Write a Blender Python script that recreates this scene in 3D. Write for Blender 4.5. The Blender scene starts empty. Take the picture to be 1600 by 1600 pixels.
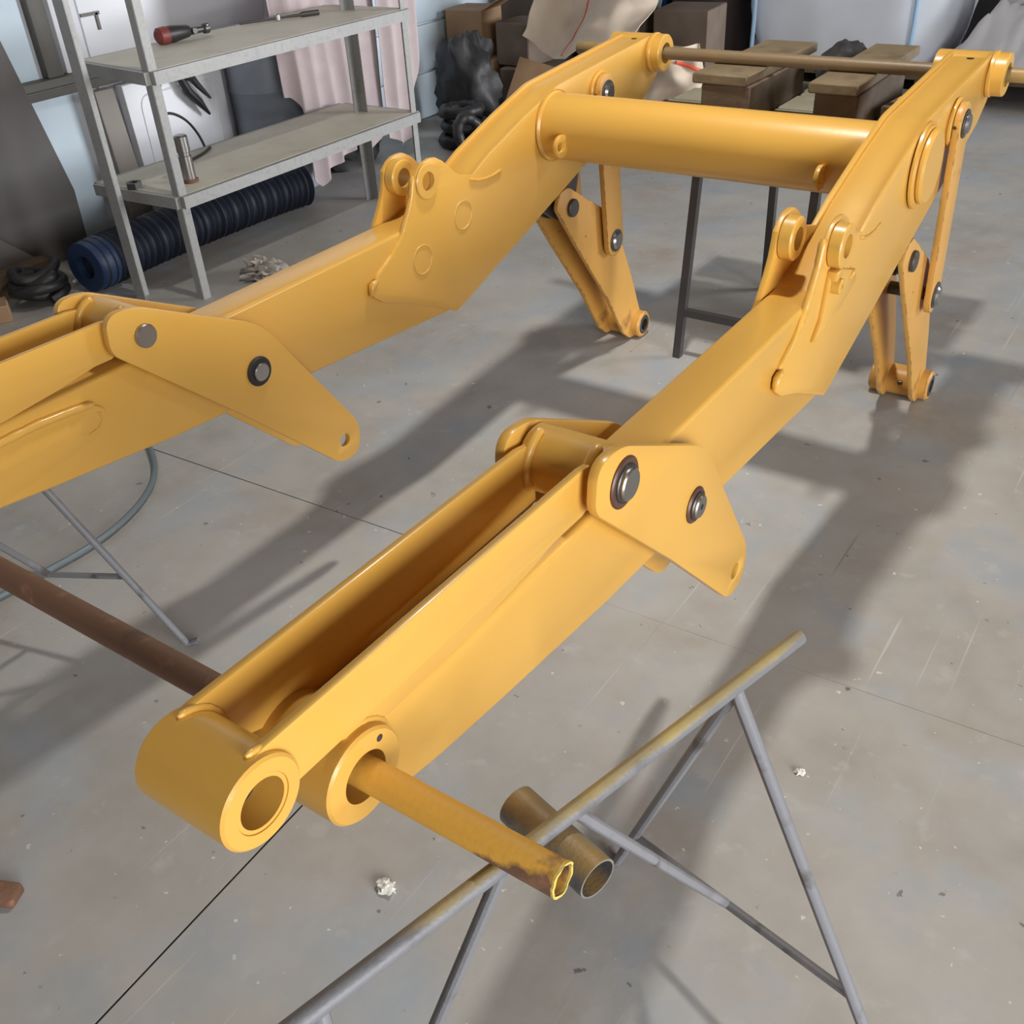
import bpy, bmesh, math, random
from mathutils import Vector, Matrix, noise

# ------------------------------------------------------------------ camera
H = 1.535                                   # camera height above the floor
FPX = 1539.26                               # focal length in pixels of a 1600 px frame
YAW, PIT, ROL = map(math.radians, (36.336, 34.638, -3.669))
sc = bpy.context.scene
col = sc.collection
cy, sy, cp, sp = math.cos(YAW), math.sin(YAW), math.cos(PIT), math.sin(PIT)
FWD = Vector((-sy*cp, cy*cp, -sp)); RT = Vector((cy, sy, 0)); UP = RT.cross(FWD)
c_, s_ = math.cos(ROL), math.sin(ROL)
RT, UP = c_*RT + s_*UP, -s_*RT + c_*UP
CAM = Vector((0, 0, H))
cam = bpy.data.cameras.new('camera'); camo = bpy.data.objects.new('camera', cam); col.objects.link(camo)
camo.matrix_world = Matrix(((RT.x, UP.x, -FWD.x, 0), (RT.y, UP.y, -FWD.y, 0), (RT.z, UP.z, -FWD.z, H), (0, 0, 0, 1)))
cam.sensor_width = 36; cam.lens = 36*FPX/1600; cam.clip_start = .02
sc.camera = camo

# ------------------------------------------------------------------ light
w = bpy.data.worlds.new('world'); sc.world = w; w.use_nodes = True
bg = w.node_tree.nodes['Background']
bg.inputs[0].default_value = (1, .84, .70, 1); bg.inputs[1].default_value = .115

def area(name, loc, target, sx, sy_, power, color, shape='RECTANGLE'):
    l = bpy.data.lights.new(name, 'AREA'); l.shape = shape; l.size = sx; l.size_y = sy_
    l.energy = power; l.color = color
    o = bpy.data.objects.new(name, l); col.objects.link(o); o.location = loc
    o.rotation_euler = (Vector(target) - Vector(loc)).to_track_quat('-Z', 'Y').to_euler()
    return o
# daylight through the open hall door on the right, in front of the arms
area('door_daylight', (3.0, -.45, 1.2), (-.6, .8, .5), 2.8, 2.1, 250, (.97, .985, 1))
# added fill light without a real opening, brightens the back of the hall
backfill = area('back_fill_light', (3.6, 6.9, 1.8), (-4.4, 4.4, 1.2), 2.2, 2.8, 105, (.92, .96, 1))
backfill.data.spread = math.radians(75)
# ceiling lamp that throws the soft shadows straight down
lampl = area('lamp_light', (-1.1, 2.42, 3.38), (-1.1, 2.42, 0), .19, .19, 30, (1, .975, .91), 'DISK')
lampl.data.spread = math.radians(118)      # shaded reflector

vs = sc.view_settings
vs.view_transform = 'Standard'; vs.look = 'None'; vs.gamma = 1; vs.use_curve_mapping = False
vs.exposure = .0

# ------------------------------------------------------------------ pixel helpers (a pixel gives a direction only)
def ray(px, py): return FWD + RT*((px-800)/FPX) - UP*((py-800)/FPX)
def onX(px, py, X): d = ray(px, py); return CAM + d*(X/d.x)
def onY(px, py, Y): d = ray(px, py); return CAM + d*(Y/d.y)
def onZ(px, py, Z): d = ray(px, py); return CAM + d*((Z-H)/d.z)
def P(px, py, X): p = onX(px, py, X); return (p.y, p.z)

# ------------------------------------------------------------------ materials
def mat(name, base, rough=.5, metal=0, spots=None, coat=0, bump=0, bscale=60, vary=.0, vscale=6, spec=.5):
    """spots: list of (colour, noise scale, threshold, softness)"""
    m = bpy.data.materials.new(name); m.use_nodes = True
    nt = m.node_tree; N = nt.nodes; L = nt.links; b = N['Principled BSDF']
    b.inputs['Roughness'].default_value = rough; b.inputs['Metallic'].default_value = metal
    b.inputs['Coat Weight'].default_value = coat; b.inputs['Coat Roughness'].default_value = .12
    b.inputs['Specular IOR Level'].default_value = spec
    tc = N.new('ShaderNodeTexCoord'); cur = None
    def noise_(s, det=4):
        n = N.new('ShaderNodeTexNoise'); n.inputs['Scale'].default_value = s; n.inputs['Detail'].default_value = det
        L.new(tc.outputs['Object'], n.inputs['Vector']); return n
    rgb = N.new('ShaderNodeRGB'); rgb.outputs[0].default_value = (*base, 1); cur = rgb.outputs[0]
    if vary:
        n = noise_(vscale); mr = N.new('ShaderNodeMapRange'); mr.inputs[1].default_value = .25; mr.inputs[2].default_value = .75
        mr.inputs[3].default_value = 1-vary; mr.inputs[4].default_value = 1+vary
        L.new(n.outputs[0], mr.inputs[0])
        mx = N.new('ShaderNodeMix'); mx.data_type = 'RGBA'; mx.blend_type = 'MULTIPLY'; mx.inputs[0].default_value = 1
        cb = N.new('ShaderNodeCombineColor')
        for i in range(3): L.new(mr.outputs[0], cb.inputs[i])
        L.new(cur, mx.inputs[6]); L.new(cb.outputs[0], mx.inputs[7]); cur = mx.outputs[2]
    for (c, s, th, so) in (spots or []):
        n = noise_(s, 6); mr = N.new('ShaderNodeMapRange'); mr.inputs[1].default_value = th; mr.inputs[2].default_value = th+so
        L.new(n.outputs[0], mr.inputs[0])
        mx = N.new('ShaderNodeMix'); mx.data_type = 'RGBA'
        L.new(mr.outputs[0], mx.inputs[0]); L.new(cur, mx.inputs[6]); mx.inputs[7].default_value = (*c, 1); cur = mx.outputs[2]
    L.new(cur, b.inputs['Base Color'])
    if bump:
        n = noise_(bscale, 5); bp = N.new('ShaderNodeBump'); bp.inputs['Strength'].default_value = bump; bp.inputs['Distance'].default_value = .01
        L.new(n.outputs[0], bp.inputs['Height']); L.new(bp.outputs[0], b.inputs['Normal'])
    return m

YEL = (.66, .362, .066)
M = {}
M['paint'] = mat('yellow_paint', YEL, .34, coat=.2, vary=.03, vscale=5, bump=.02, bscale=90)
M['old'] = mat('worn_yellow_paint', (.60, .315, .07), .42, spots=[((.06, .04, .03), 30, .69, .03), ((.35, .17, .045), 9, .60, .12)], vary=.08, bump=.05, bscale=60)
def chipped(m):
    nt = m.node_tree; N = nt.nodes; L = nt.links; b = N['Principled BSDF']; src = b.inputs['Base Color'].links[0].from_socket
    g = N.new('ShaderNodeNewGeometry'); n = N.new('ShaderNodeTexNoise'); n.inputs['Scale'].default_value = 38; n.inputs['Detail'].default_value = 5; L.new(g.outputs['Position'], n.inputs['Vector'])
    bv = N.new('ShaderNodeBevel'); bv.samples = 4; bv.inputs['Radius'].default_value = .006
    dt = N.new('ShaderNodeVectorMath'); dt.operation = 'DOT_PRODUCT'; L.new(bv.outputs[0], dt.inputs[0]); L.new(g.outputs['Normal'], dt.inputs[1])
    a = N.new('ShaderNodeMapRange'); a.inputs[1].default_value = .99; a.inputs[2].default_value = .90; L.new(dt.outputs['Value'], a.inputs[0])
    c = N.new('ShaderNodeMapRange'); c.inputs[1].default_value = .53; c.inputs[2].default_value = .57; L.new(n.outputs[0], c.inputs[0])
    f = N.new('ShaderNodeMath'); f.operation = 'MULTIPLY'; L.new(a.outputs[0], f.inputs[0]); L.new(c.outputs[0], f.inputs[1])
    mx = N.new('ShaderNodeMix'); mx.data_type = 'RGBA'; L.new(f.outputs[0], mx.inputs[0]); L.new(src, mx.inputs[6]); mx.inputs[7].default_value = (.045, .03, .025, 1)
    L.new(mx.outputs[2], b.inputs['Base Color'])
chipped(M['old'])
M['over'] = mat('overspray_yellow', (.55, .31, .06), .5, spots=[((.20, .115, .05), 22, .60, .12), ((.07, .04, .025), 55, .66, .05)], bump=.15, bscale=140)
M['rust'] = mat('rusty_pipe', (.17, .085, .048), .72, spots=[((.30, .15, .085), 30, .58, .14), ((.07, .035, .022), 14, .60, .15)], bump=.2, bscale=120)
M['rodrust'] = mat('brown_rod', (.22, .15, .08), .45, spots=[((.40, .26, .08), 3, .5, .2)], bump=.05)
M['steel'] = mat('turned_steel', (.42, .40, .39), .3, 1, bump=.03, bscale=200)
M['dsteel'] = mat('dark_steel', (.10, .095, .09), .42, .7, bump=.06, bscale=120)
M['washer'] = mat('oiled_washer', (.10, .048, .035), .42, .2, bump=.05)
M['blackrub'] = mat('black_rubber', (.018, .017, .017), .5, bump=.1, bscale=60)
M['greybar'] = mat('painted_grey_bar', (.19, .19, .205), .45, spots=[((.10, .09, .085), 18, .56, .1), ((.27, .25, .27), 7, .58, .1)], bump=.06, bscale=150)
M['greyover'] = mat('grey_bar_with_overspray', (.30, .235, .12), .5, spots=[((.16, .155, .16), 26, .50, .1), ((.44, .36, .12), 9, .58, .12)], bump=.4, bscale=160)
M['galv'] = mat('galvanised_angle', (.36, .355, .345), .5, .25, spots=[((.31, .305, .30), 60, .5, .2)], vary=.05, bump=.05)
M['shelf'] = mat('shelf_board', (.62, .58, .49), .6, vary=.1, vscale=5, spots=[((.50, .45, .37), 7, .60, .2)], bump=.05)
M['wallp'] = mat('wall_panel', (.70, .73, .78), .5, vary=.05, vscale=1.5)
M['wallblue'] = mat('pale_blue_sheet', (.62, .72, .80), .4, vary=.04)
M['whitesheet'] = mat('white_enamel', (.76, .76, .80), .35, vary=.05, vscale=2)
M['brownboard'] = mat('grey_brown_board', (.115, .105, .10), .7, vary=.15, vscale=3)
M['beigeboard'] = mat('beige_board', (.30, .265, .235), .7, vary=.1)
M['rail'] = mat('dirty_rail', (.14, .13, .115), .55, .3, vary=.1)
M['wood'] = mat('weathered_timber', (.185, .135, .075), .75, spots=[((.13, .09, .055), 9, .55, .12)], vary=.16, vscale=12, bump=.25, bscale=40)
M['darkwood'] = mat('dark_timber', (.125, .085, .052), .78, spots=[((.08, .05, .035), 9, .55, .12)], vary=.2, vscale=12, bump=.3, bscale=40)
M['palewood'] = mat('dusty_board', (.29, .26, .19), .78, vary=.2, vscale=8, bump=.2, bscale=50)
M['cardboard'] = mat('cardboard', (.33, .20, .11), .8, vary=.15, vscale=6)
M['greycard'] = mat('dusty_cardboard', (.17, .125, .095), .85, vary=.2, vscale=6)
M['canvas'] = mat('beige_canvas', (.62, .51, .40), .8, vary=.08, vscale=5, bump=.1, bscale=30)
M['red'] = mat('red_tape', (.75, .10, .04), .6)
M['pinkcloth'] = mat('pinkish_cloth', (.54, .445, .45), .9, vary=.08, vscale=10, bump=.12, bscale=120)
M['blacktarp'] = mat('black_tarp', (.035, .033, .034), .55, vary=.3, vscale=10, bump=.15)
M['navy'] = mat('navy_hose', (.016, .020, .036), .5, vary=.15)
M['blueplastic'] = mat('blue_plastic', (.03, .10, .26), .45)
M['bagwhite'] = mat('woven_bag_fabric', (.80, .83, .90), .65, vary=.05, vscale=2, bump=.25, bscale=5)
M['bagseam'] = mat('pale_blue_seam', (.40, .60, .82), .6)
M['tarp'] = mat('grey_white_sheet', (.66, .65, .66), .55, vary=.08, vscale=4, bump=.2, bscale=10)
M['brownpanel'] = mat('brown_cabinet', (.07, .05, .045), .5)
M['bluehose'] = mat('blue_grey_hose', (.13, .16, .18), .42, vary=.12)
M['cuffblue'] = mat('dark_blue_cuff', (.016, .034, .09), .5)
M['redplastic'] = mat('dark_red_grip', (.19, .035, .03), .5)
M['blackplastic'] = mat('black_plastic', (.025, .022, .022), .45)
M['chrome'] = mat('polished_steel', (.55, .55, .55), .38, 1)
M['rag'] = mat('grey_rag', (.42, .38, .34), .9, vary=.25, vscale=20)
M['plaster'] = mat('white_plaster_crumb', (.72, .69, .64), .9, spots=[((.35, .25, .17), 60, .6, .1)])
M['dark'] = mat('dark_gap', (.02, .018, .016), .9)
M['wallback'] = mat('dark_back_wall', (.10, .10, .105), .8, vary=.1)  # dark grey base colour
M['drum'] = mat('grey_drum', (.27, .30, .35), .45, vary=.1)
M['lampmat'] = mat('lamp_housing', (.4, .4, .4), .5)
M['oldpaintcap'] = mat('bright_cut_edge', (.62, .46, .10), .5, bump=.2, bscale=150)

def oversprayed(name, base, spray):
    # spray mist settled on the upward side of the bar
    m = mat(name, base, .5, spots=[((.12, .115, .12), 30, .52, .12)], bump=.10, bscale=220)
    nt = m.node_tree; N = nt.nodes; L = nt.links; b = N['Principled BSDF']
    src = b.inputs['Base Color'].links[0].from_socket
    g = N.new('ShaderNodeNewGeometry'); sx = N.new('ShaderNodeSeparateXYZ'); L.new(g.outputs['Normal'], sx.inputs[0])
    n = N.new('ShaderNodeTexNoise'); n.inputs['Scale'].default_value = 14; n.inputs['Detail'].default_value = 6; L.new(g.outputs['Position'], n.inputs['Vector'])
    ad = N.new('ShaderNodeMath'); ad.operation = 'ADD'; L.new(sx.outputs['Z'], ad.inputs[0]); L.new(n.outputs[0], ad.inputs[1])
    sp3 = N.new('ShaderNodeSeparateXYZ'); L.new(g.outputs['Position'], sp3.inputs[0])
    my = N.new('ShaderNodeMapRange'); my.inputs[1].default_value = .28; my.inputs[2].default_value = .46; my.inputs[3].default_value = -.75; my.inputs[4].default_value = 0; L.new(sp3.outputs['Y'], my.inputs[0])
    a2 = N.new('ShaderNodeMath'); a2.operation = 'ADD'; L.new(ad.outputs[0], a2.inputs[0]); L.new(my.outputs[0], a2.inputs[1])
    mr = N.new('ShaderNodeMapRange'); mr.inputs[1].default_value = .95; mr.inputs[2].default_value = 1.7; L.new(a2.outputs[0], mr.inputs[0])
    mx = N.new('ShaderNodeMix'); mx.data_type = 'RGBA'; L.new(mr.outputs[0], mx.inputs[0]); L.new(src, mx.inputs[6]); mx.inputs[7].default_value = (*spray, 1)
    L.new(mx.outputs[2], b.inputs['Base Color'])
    return m
M['greyover'] = oversprayed('grey_bar_with_overspray', (.15, .15, .16), (.44, .32, .09))
M['stubover'] = oversprayed('grey_stub_with_overspray', (.17, .165, .14), (.40, .24, .06))
def emissive(name, c, s):
    m = bpy.data.materials.new(name); m.use_nodes = True
    b = m.node_tree.nodes['Principled BSDF']; b.inputs['Base Color'].default_value = (*c, 1)
    b.inputs['Emission Color'].default_value = (*c, 1); b.inputs['Emission Strength'].default_value = s
    return m
M['lampface'] = emissive('lamp_lens', (1, .96, .9), 8)

def concrete():
    m = bpy.data.materials.new('concrete_floor'); m.use_nodes = True
    nt = m.node_tree; N = nt.nodes; L = nt.links; b = N['Principled BSDF']
    b.inputs['Roughness'].default_value = .5; b.inputs['Specular IOR Level'].default_value = .35
    g = N.new('ShaderNodeNewGeometry')
    def nz(s, det=5, scale=(1, 1, 1), rot=0, rough=.55):
        mp = N.new('ShaderNodeMapping'); mp.inputs['Scale'].default_value = scale; mp.inputs['Rotation'].default_value = (0, 0, rot)
        L.new(g.outputs['Position'], mp.inputs['Vector'])
        n = N.new('ShaderNodeTexNoise'); n.inputs['Scale'].default_value = s; n.inputs['Detail'].default_value = det; n.inputs['Roughness'].default_value = rough
        L.new(mp.outputs[0], n.inputs['Vector']); return n.outputs[0]
    def ramp(src, a, c):
        mr = N.new('ShaderNodeMapRange'); mr.inputs[1].default_value = a; mr.inputs[2].default_value = c; L.new(src, mr.inputs[0]); return mr.outputs[0]
    def mix(f, a, c, mode='MIX'):
        mx = N.new('ShaderNodeMix'); mx.data_type = 'RGBA'; mx.blend_type = mode
        if isinstance(f, (int, float)): mx.inputs[0].default_value = f
        else: L.new(f, mx.inputs[0])
        for k, v in ((6, a), (7, c)):
            if isinstance(v, tuple): mx.inputs[k].default_value = (*v, 1)
            else: L.new(v, mx.inputs[k])
        return mx.outputs[2]
    c = mix(ramp(nz(1.6), .36, .64), (.318, .298, .272), (.420, .398, .368))
    c = mix(ramp(nz(3.1, 6), .50, .66), c, (.325, .352, .385))            # bluish patches
    c = mix(ramp(nz(2.3, 5), .54, .70), c, (.345, .295, .25))           # brownish stains
    c = mix(ramp(nz(14, 6), .60, .8), c, (.45, .44, .425))             # chalky scuffs
    c = mix(ramp(nz(26, 3), .70, .735), c, (.12, .105, .095))           # dark specks
    c = mix(ramp(nz(40, 2), .715, .74), c, (.62, .60, .57))             # light specks
    c = mix(ramp(nz(9, 7), .35, .7), c, mix(.5, c, (.43, .415, .395)))       # fine mottling
    c = mix(ramp(nz(3, 3, (24, .30, 1), 0), .675, .72), c, (.48, .465, .44))   # dragged scratches
    c = mix(ramp(nz(2.2, 3, (20, .35, 1), 0), .71, .78), c, (.25, .235, .22))
    L.new(c, b.inputs['Base Color'])
    r = ramp(nz(5), .3, .7); mr = N.new('ShaderNodeMapRange'); mr.inputs[3].default_value = .42; mr.inputs[4].default_value = .62
    L.new(r, mr.inputs[0]); L.new(mr.outputs[0], b.inputs['Roughness'])
    bp = N.new('ShaderNodeBump'); bp.inputs['Strength'].default_value = .12; bp.inputs['Distance'].default_value = .004
    L.new(nz(45, 6), bp.inputs['Height']); L.new(bp.outputs[0], b.inputs['Normal'])
    return m
M['concrete'] = concrete()

# ------------------------------------------------------------------ mesh helpers (world coordinates in, own origin out)
ORG = {}
def link(name, verts, faces, m, parent=None, smooth=30, label=None, cat=None, group=None, kind=None):
    vs_ = [Vector(v) for v in verts]
    lo = Vector([min(v[i] for v in vs_) for i in range(3)]); hi = Vector([max(v[i] for v in vs_) for i in range(3)])
    o0 = Vector(((lo.x+hi.x)/2, (lo.y+hi.y)/2, lo.z))
    me = bpy.data.meshes.new(name); me.from_pydata([v-o0 for v in vs_], [], faces)
    bm = bmesh.new(); bm.from_mesh(me); bmesh.ops.recalc_face_normals(bm, faces=bm.faces); bm.to_mesh(me); bm.free()
    if smooth:
        me.shade_smooth(); me.set_sharp_from_angle(angle=math.radians(smooth))
    me.materials.append(M[m] if isinstance(m, str) else m)
    o = bpy.data.objects.new(name, me); col.objects.link(o)
    place(o, o0, parent)
    tag(o, label, cat, group, kind)
    return o
def place(o, org, parent):
    if parent is not None:
        o.parent = parent; o.location = Vector(org) - ORG[parent.name]
    else: o.location = org
    ORG[o.name] = Vector(org)
def tag(o, label=None, cat=None, group=None, kind=None):
    if label: o['label'] = label
    if cat: o['category'] = cat
    if group: o['group'] = group
    if kind: o['kind'] = kind
def thing(name, loc, label=None, cat=None, group=None, parent=None):
    o = bpy.data.objects.new(name, None); col.objects.link(o); o.empty_display_size = .1
    place(o, Vector(loc), parent); tag(o, label, cat, group); return o

def frame(d):
    d = Vector(d).normalized(); a = Vector((0, 0, 1)) if abs(d.z) < .9 else Vector((1, 0, 0))
    u = a.cross(d).normalized(); return u, d.cross(u)

def g_tube(path, r, seg=14, closed=False, caps=True, inner=None):
    """swept tube; r number or list"""
    pts = [Vector(p) for p in path]; n = len(pts); V = []; F = []
    rs = r if isinstance(r, (list, tuple)) else [r]*n
    prev = None
    for i, p in enumerate(pts):
        if closed: d = pts[(i+1) % n]-pts[i-1]
        else: d = pts[min(i+1, n-1)]-pts[max(i-1, 0)]
        d.normalize()
        if prev is None: u, v = frame(d)
        else:
            u = (prev - d*prev.dot(d)).normalized(); v = d.cross(u)
        prev = u
        for k in range(seg):
            a = 2*math.pi*k/seg; V.append(p + (u*math.cos(a)+v*math.sin(a))*rs[i])
    m = n if closed else n-1
    for i in range(m):
        for k in range(seg):
            a = i*seg+k; b_ = i*seg+(k+1) % seg; j = ((i+1) % n)*seg
            F.append((a, b_, j+(k+1) % seg, j+k))
    if not closed and caps:
        F.append(tuple(range(seg))[::-1]); F.append(tuple(range((n-1)*seg, n*seg)))
    return V, F
def g_lathe(p0, d, prof, seg=32, ring=False):
    """prof: (axial, radius) list; ring: closed profile loop with a bore"""
    p0 = Vector(p0); d = Vector(d).normalized(); u, v = frame(d); V = []; F = []; n = len(prof)
    for (a, r) in prof:
        for k in range(seg):
            t = 2*math.pi*k/seg; V.append(p0 + d*a + (u*math.cos(t)+v*math.sin(t))*r)
    for i in range(n if ring else n-1):
        j = (i+1) % n
        for k in range(seg):
            F.append((i*seg+k, i*seg+(k+1) % seg, j*seg+(k+1) % seg, j*seg+k))
    if not ring:
        F.append(tuple(range(seg))[::-1]); F.append(tuple(range((n-1)*seg, n*seg)))
    return V, F
def g_box(c, s, rz=0, rx=0, ry=0):
    R = Matrix.Rotation(rz, 3, 'Z') @ Matrix.Rotation(ry, 3, 'Y') @ Matrix.Rotation(rx, 3, 'X')
    V = [Vector(c) + R @ Vector((x*s[0]/2, y*s[1]/2, z*s[2]/2)) for x in (-1, 1) for y in (-1, 1) for z in (-1, 1)]
    F = [(0, 1, 3, 2), (4, 6, 7, 5), (0, 4, 5, 1), (2, 3, 7, 6), (0, 2, 6, 4), (1, 5, 7, 3)]
    return V, F
def bevelled(V, F, w_, seg=2):
    bm = bmesh.new(); vv = [bm.verts.new(v) for v in V]; bm.verts.ensure_lookup_table()
    for f in F: bm.faces.new([vv[i] for i in f])
    bmesh.ops.recalc_face_normals(bm, faces=bm.faces)
    bmesh.ops.bevel(bm, geom=list(bm.edges), offset=w_, segments=seg, affect='EDGES', profile=.5, clamp_overlap=True)
    bm.verts.index_update()
    V2 = [v.co.copy() for v in bm.verts]; F2 = [tuple(v.index for v in f.verts) for f in bm.faces]; bm.free()
    return V2, F2
def join(*gs):
    V = []; F = []
    for v, f in gs:
        o = len(V); V += list(v); F += [tuple(i+o for i in q) for q in f]
    return V, F
def circ(y, z, r, n=28, a0=0): return [(y+r*math.cos(a0+2*math.pi*k/n), z+r*math.sin(a0+2*math.pi*k/n)) for k in range(n)]
def rnd(pts, rad, n=6):
    """round the corners of a polygon; rad number or list"""
    out = []; m = len(pts)
    for i, p in enumerate(pts):
        r = rad[i] if isinstance(rad, (list, tuple)) else rad
        p = Vector(p); a = Vector(pts[i-1])-p; b_ = Vector(pts[(i+1) % m])-p
        if r <= 0 or a.length < 1e-6 or b_.length < 1e-6: out.append(tuple(p)); continue
        t = min(r, a.length*.48, b_.length*.48)
        A = p+a.normalized()*t; B = p+b_.normalized()*t
        for k in range(n+1):
            s = k/n; out.append(tuple(A*(1-s)**2 + p*2*s*(1-s) + B*s*s))
    return out
def g_plate(outer, x0, x1, holes=(), bev=.0015):
    """plate lying in a Y-Z plane between x0 and x1, with real holes"""
    cu = bpy.data.curves.new('tmp', 'CURVE'); cu.dimensions = '2D'; cu.fill_mode = 'BOTH'
    cu.extrude = (x1-x0)/2-bev; cu.bevel_depth = bev; cu.bevel_resolution = 1; cu.offset = -bev
    for lp in [outer]+list(holes):
        s = cu.splines.new('POLY'); s.points.add(len(lp)-1)
        for q, (a, b_) in zip(s.points, lp): q.co = (a, b_, 0, 1)
        s.use_cyclic_u = True
    o = bpy.data.objects.new('tmp', cu); col.objects.link(o)
    dg = bpy.context.evaluated_depsgraph_get(); me = o.evaluated_get(dg).to_mesh()
    xc = (x0+x1)/2
    V = [Vector((v.co.z+xc, v.co.x, v.co.y)) for v in me.vertices]; F = [tuple(p.vertices) for p in me.polygons]
    o.evaluated_get(dg).to_mesh_clear(); bpy.data.objects.remove(o); bpy.data.curves.remove(cu)
    bm = bmesh.new(); vv = [bm.verts.new(v) for v in V]
    for f in F:
        try: bm.faces.new([vv[i] for i in f])
        except ValueError: pass
    bmesh.ops.remove_doubles(bm, verts=bm.verts, dist=1e-5)
    bm.verts.index_update()
    V = [v.co.copy() for v in bm.verts]; F = [tuple(v.index for v in f.verts) for f in bm.faces]; bm.free()
    return V, F
def bead(path, r=.005, seed=0):
    """weld bead: lumpy swept tube"""
    P_ = []
    for i in range(len(path)-1):
        a, b_ = Vector(path[i]), Vector(path[i+1]); n = max(1, int((b_-a).length/.008))
        P_ += [a.lerp(b_, k/n) for k in range(n)]
    P_.append(Vector(path[-1]))
    rs = [r*(1+.22*noise.noise((i*.9+seed, seed, .3))) for i in range(len(P_))]; rs[0] *= .5; rs[-1] *= .5
    return g_tube(P_, rs, 8)
def g_cloth(f, nu, nv, th=.004):
    """thin two-sided sheet from a function f(u,v)->Vector"""
    V = []; F = []
    for i in range(nu+1):
        for j in range(nv+1): V.append(f(i/nu, j/nv))
    N_ = len(V)
    idx = lambda i, j: i*(nv+1)+j
    nor = []
    for i in range(nu+1):
        for j in range(nv+1):
            a = V[idx(min(i+1, nu), j)]-V[idx(max(i-1, 0), j)]; b_ = V[idx(i, min(j+1, nv))]-V[idx(i, max(j-1, 0))]
            q = a.cross(b_); nor.append(q.normalized() if q.length > 1e-9 else Vector((0, 0, 1)))
    V = V + [V[k]-nor[k]*th for k in range(N_)]
    for i in range(nu):
        for j in range(nv):
            a, b_, c, d = idx(i, j), idx(i+1, j), idx(i+1, j+1), idx(i, j+1)
            F.append((a, b_, c, d)); F.append((a+N_, d+N_, c+N_, b_+N_))
    rim = [idx(i, 0) for i in range(nu+1)] + [idx(nu, j) for j in range(1, nv+1)] + [idx(i, nv) for i in range(nu-1, -1, -1)] + [idx(0, j) for j in range(nv-1, 0, -1)]
    for k in range(len(rim)):
        a, b_ = rim[k], rim[(k+1) % len(rim)]; F.append((a, a+N_, b_+N_, b_))
    return V, F
def g_blob(c, s, amp=.15, freq=3, seed=0, nu=26, nv=16, flat=True):
    V = []; F = []
    c = Vector(c)
    for i in range(nv+1):
        th = math.pi*i/nv
        for k in range(nu):
            ph = 2*math.pi*k/nu
            d = Vector((math.sin(th)*math.cos(ph), math.sin(th)*math.sin(ph), math.cos(th)))
            r = 1+amp*noise.noise(d*freq+Vector((seed, seed*.7, 0)))+amp*.5*noise.noise(d*freq*2.6+Vector((seed, 3, 1)))
            v = c+Vector((d.x*s[0]*r, d.y*s[1]*r, d.z*s[2]*r))
            if flat: v.z = max(v.z, c.z-s[2]*.72)
            V.append(v)
    for i in range(nv):
        for k in range(nu): F.append((i*nu+k, i*nu+(k+1) % nu, (i+1)*nu+(k+1) % nu, (i+1)*nu+k))
    return V, F

# ================================================================== the setting
WL = -4.4                                   # left wall
YB = 8.6                                    # back wall
# concrete slabs; joints run almost square to the arms
fl = link('floor', *g_box((-.2, 4, -.0425), (9.4, 14, .08)), 'dark', None, 0, kind='structure')
jd = Vector((1, .0436)).normalized(); jn = Vector((-jd.y, jd.x)); j0 = Vector((-.897, 1.582)); jx = -1.097
def slab(poly):
    n = len(poly); V = [Vector((x, y, -.035)) for x, y in poly]+[Vector((x, y, 0)) for x, y in poly]
    F = [tuple(range(n))[::-1], tuple(range(n, 2*n))]+[(i, (i+1) % n, n+(i+1) % n, n+i) for i in range(n)]
    o = link('concrete_slab', V, F, 'concrete', fl, 0); return o
def jline(x, off): off *= 1.15; t = (x-j0.x)/jd.x; return (x, j0.y+jd.y*t+off)
G = .0026
slab([jline(WL, G), jline(4.4, G), (4.4, YB), (WL, YB)])
def jx2(y, off): return (jx-.0436*(y-.5)+off, y)
slab([(WL, -2.9), jx2(-2.9, -G), jx2(1.571, -G), jline(WL, -G)])
slab([jx2(-2.9, G), (4.4, -2.9), jline(4.4, -G), jx2(1.574, G)])

wl = link('wall_left', *g_box((WL-.06, 2.85, 1.3), (.12, 11.5, 2.6)), 'wallp', None, 0, kind='structure')
# horizontal siding sheets on the far part of the left wall and sheets by the rail
for k in range(5):
    link('siding_sheet', *bevelled(*g_box((WL+.012, 6.35, .14+k*.28), (.024, 4.3, .268)), .01), 'wallblue', wl)
def wallsheet(px, X, m, nm, par, t=.012):
    poly = [P(a, b_, X) for a, b_ in px]
    return link(nm, *g_plate(poly, X-t, X, bev=.001), m, par)
def ybox(nm, y0, y1, z0, z1, x0, x1, m, par, bev=.004):
    return link(nm, *bevelled(*g_box(((x0+x1)/2, (y0+y1)/2, (z0+z1)/2), (x1-x0, y1-y0, z1-z0)), bev), m, par)
ybox('wall_sheet', 1.2, 2.66, .74, 2.0, WL, WL+.012, 'wallblue', wl)
ybox('wall_sheet', 1.2, 2.80, .02, .70, WL, WL+.012, 'wallblue', wl)
ybox('wall_post', 2.68, 2.76, .74, 2.0, WL, WL+.05, 'rail', wl)
ybox('wall_sheet', 2.79, 2.92, .74, 2.0, WL, WL+.03, 'whitesheet', wl)
ybox('wall_sheet', 2.935, 4.15, .0, 2.0, WL, WL+.018, 'whitesheet', wl)
rl = ybox('wall_rail', 1.2, 3.1, .665, .74, WL, WL+.07, 'rail', wl)
ybox('rail_lip', 1.2, 3.1, .698, .706, WL+.07, WL+.085, 'rail', rl, .002)
link('wall_bracket', *join(g_box(onX(140, 22, WL+.022), (.008, .1, .014)), g_box(onX(153, 33, WL+.022), (.008, .014, .07))), 'rail', wl)
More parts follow.
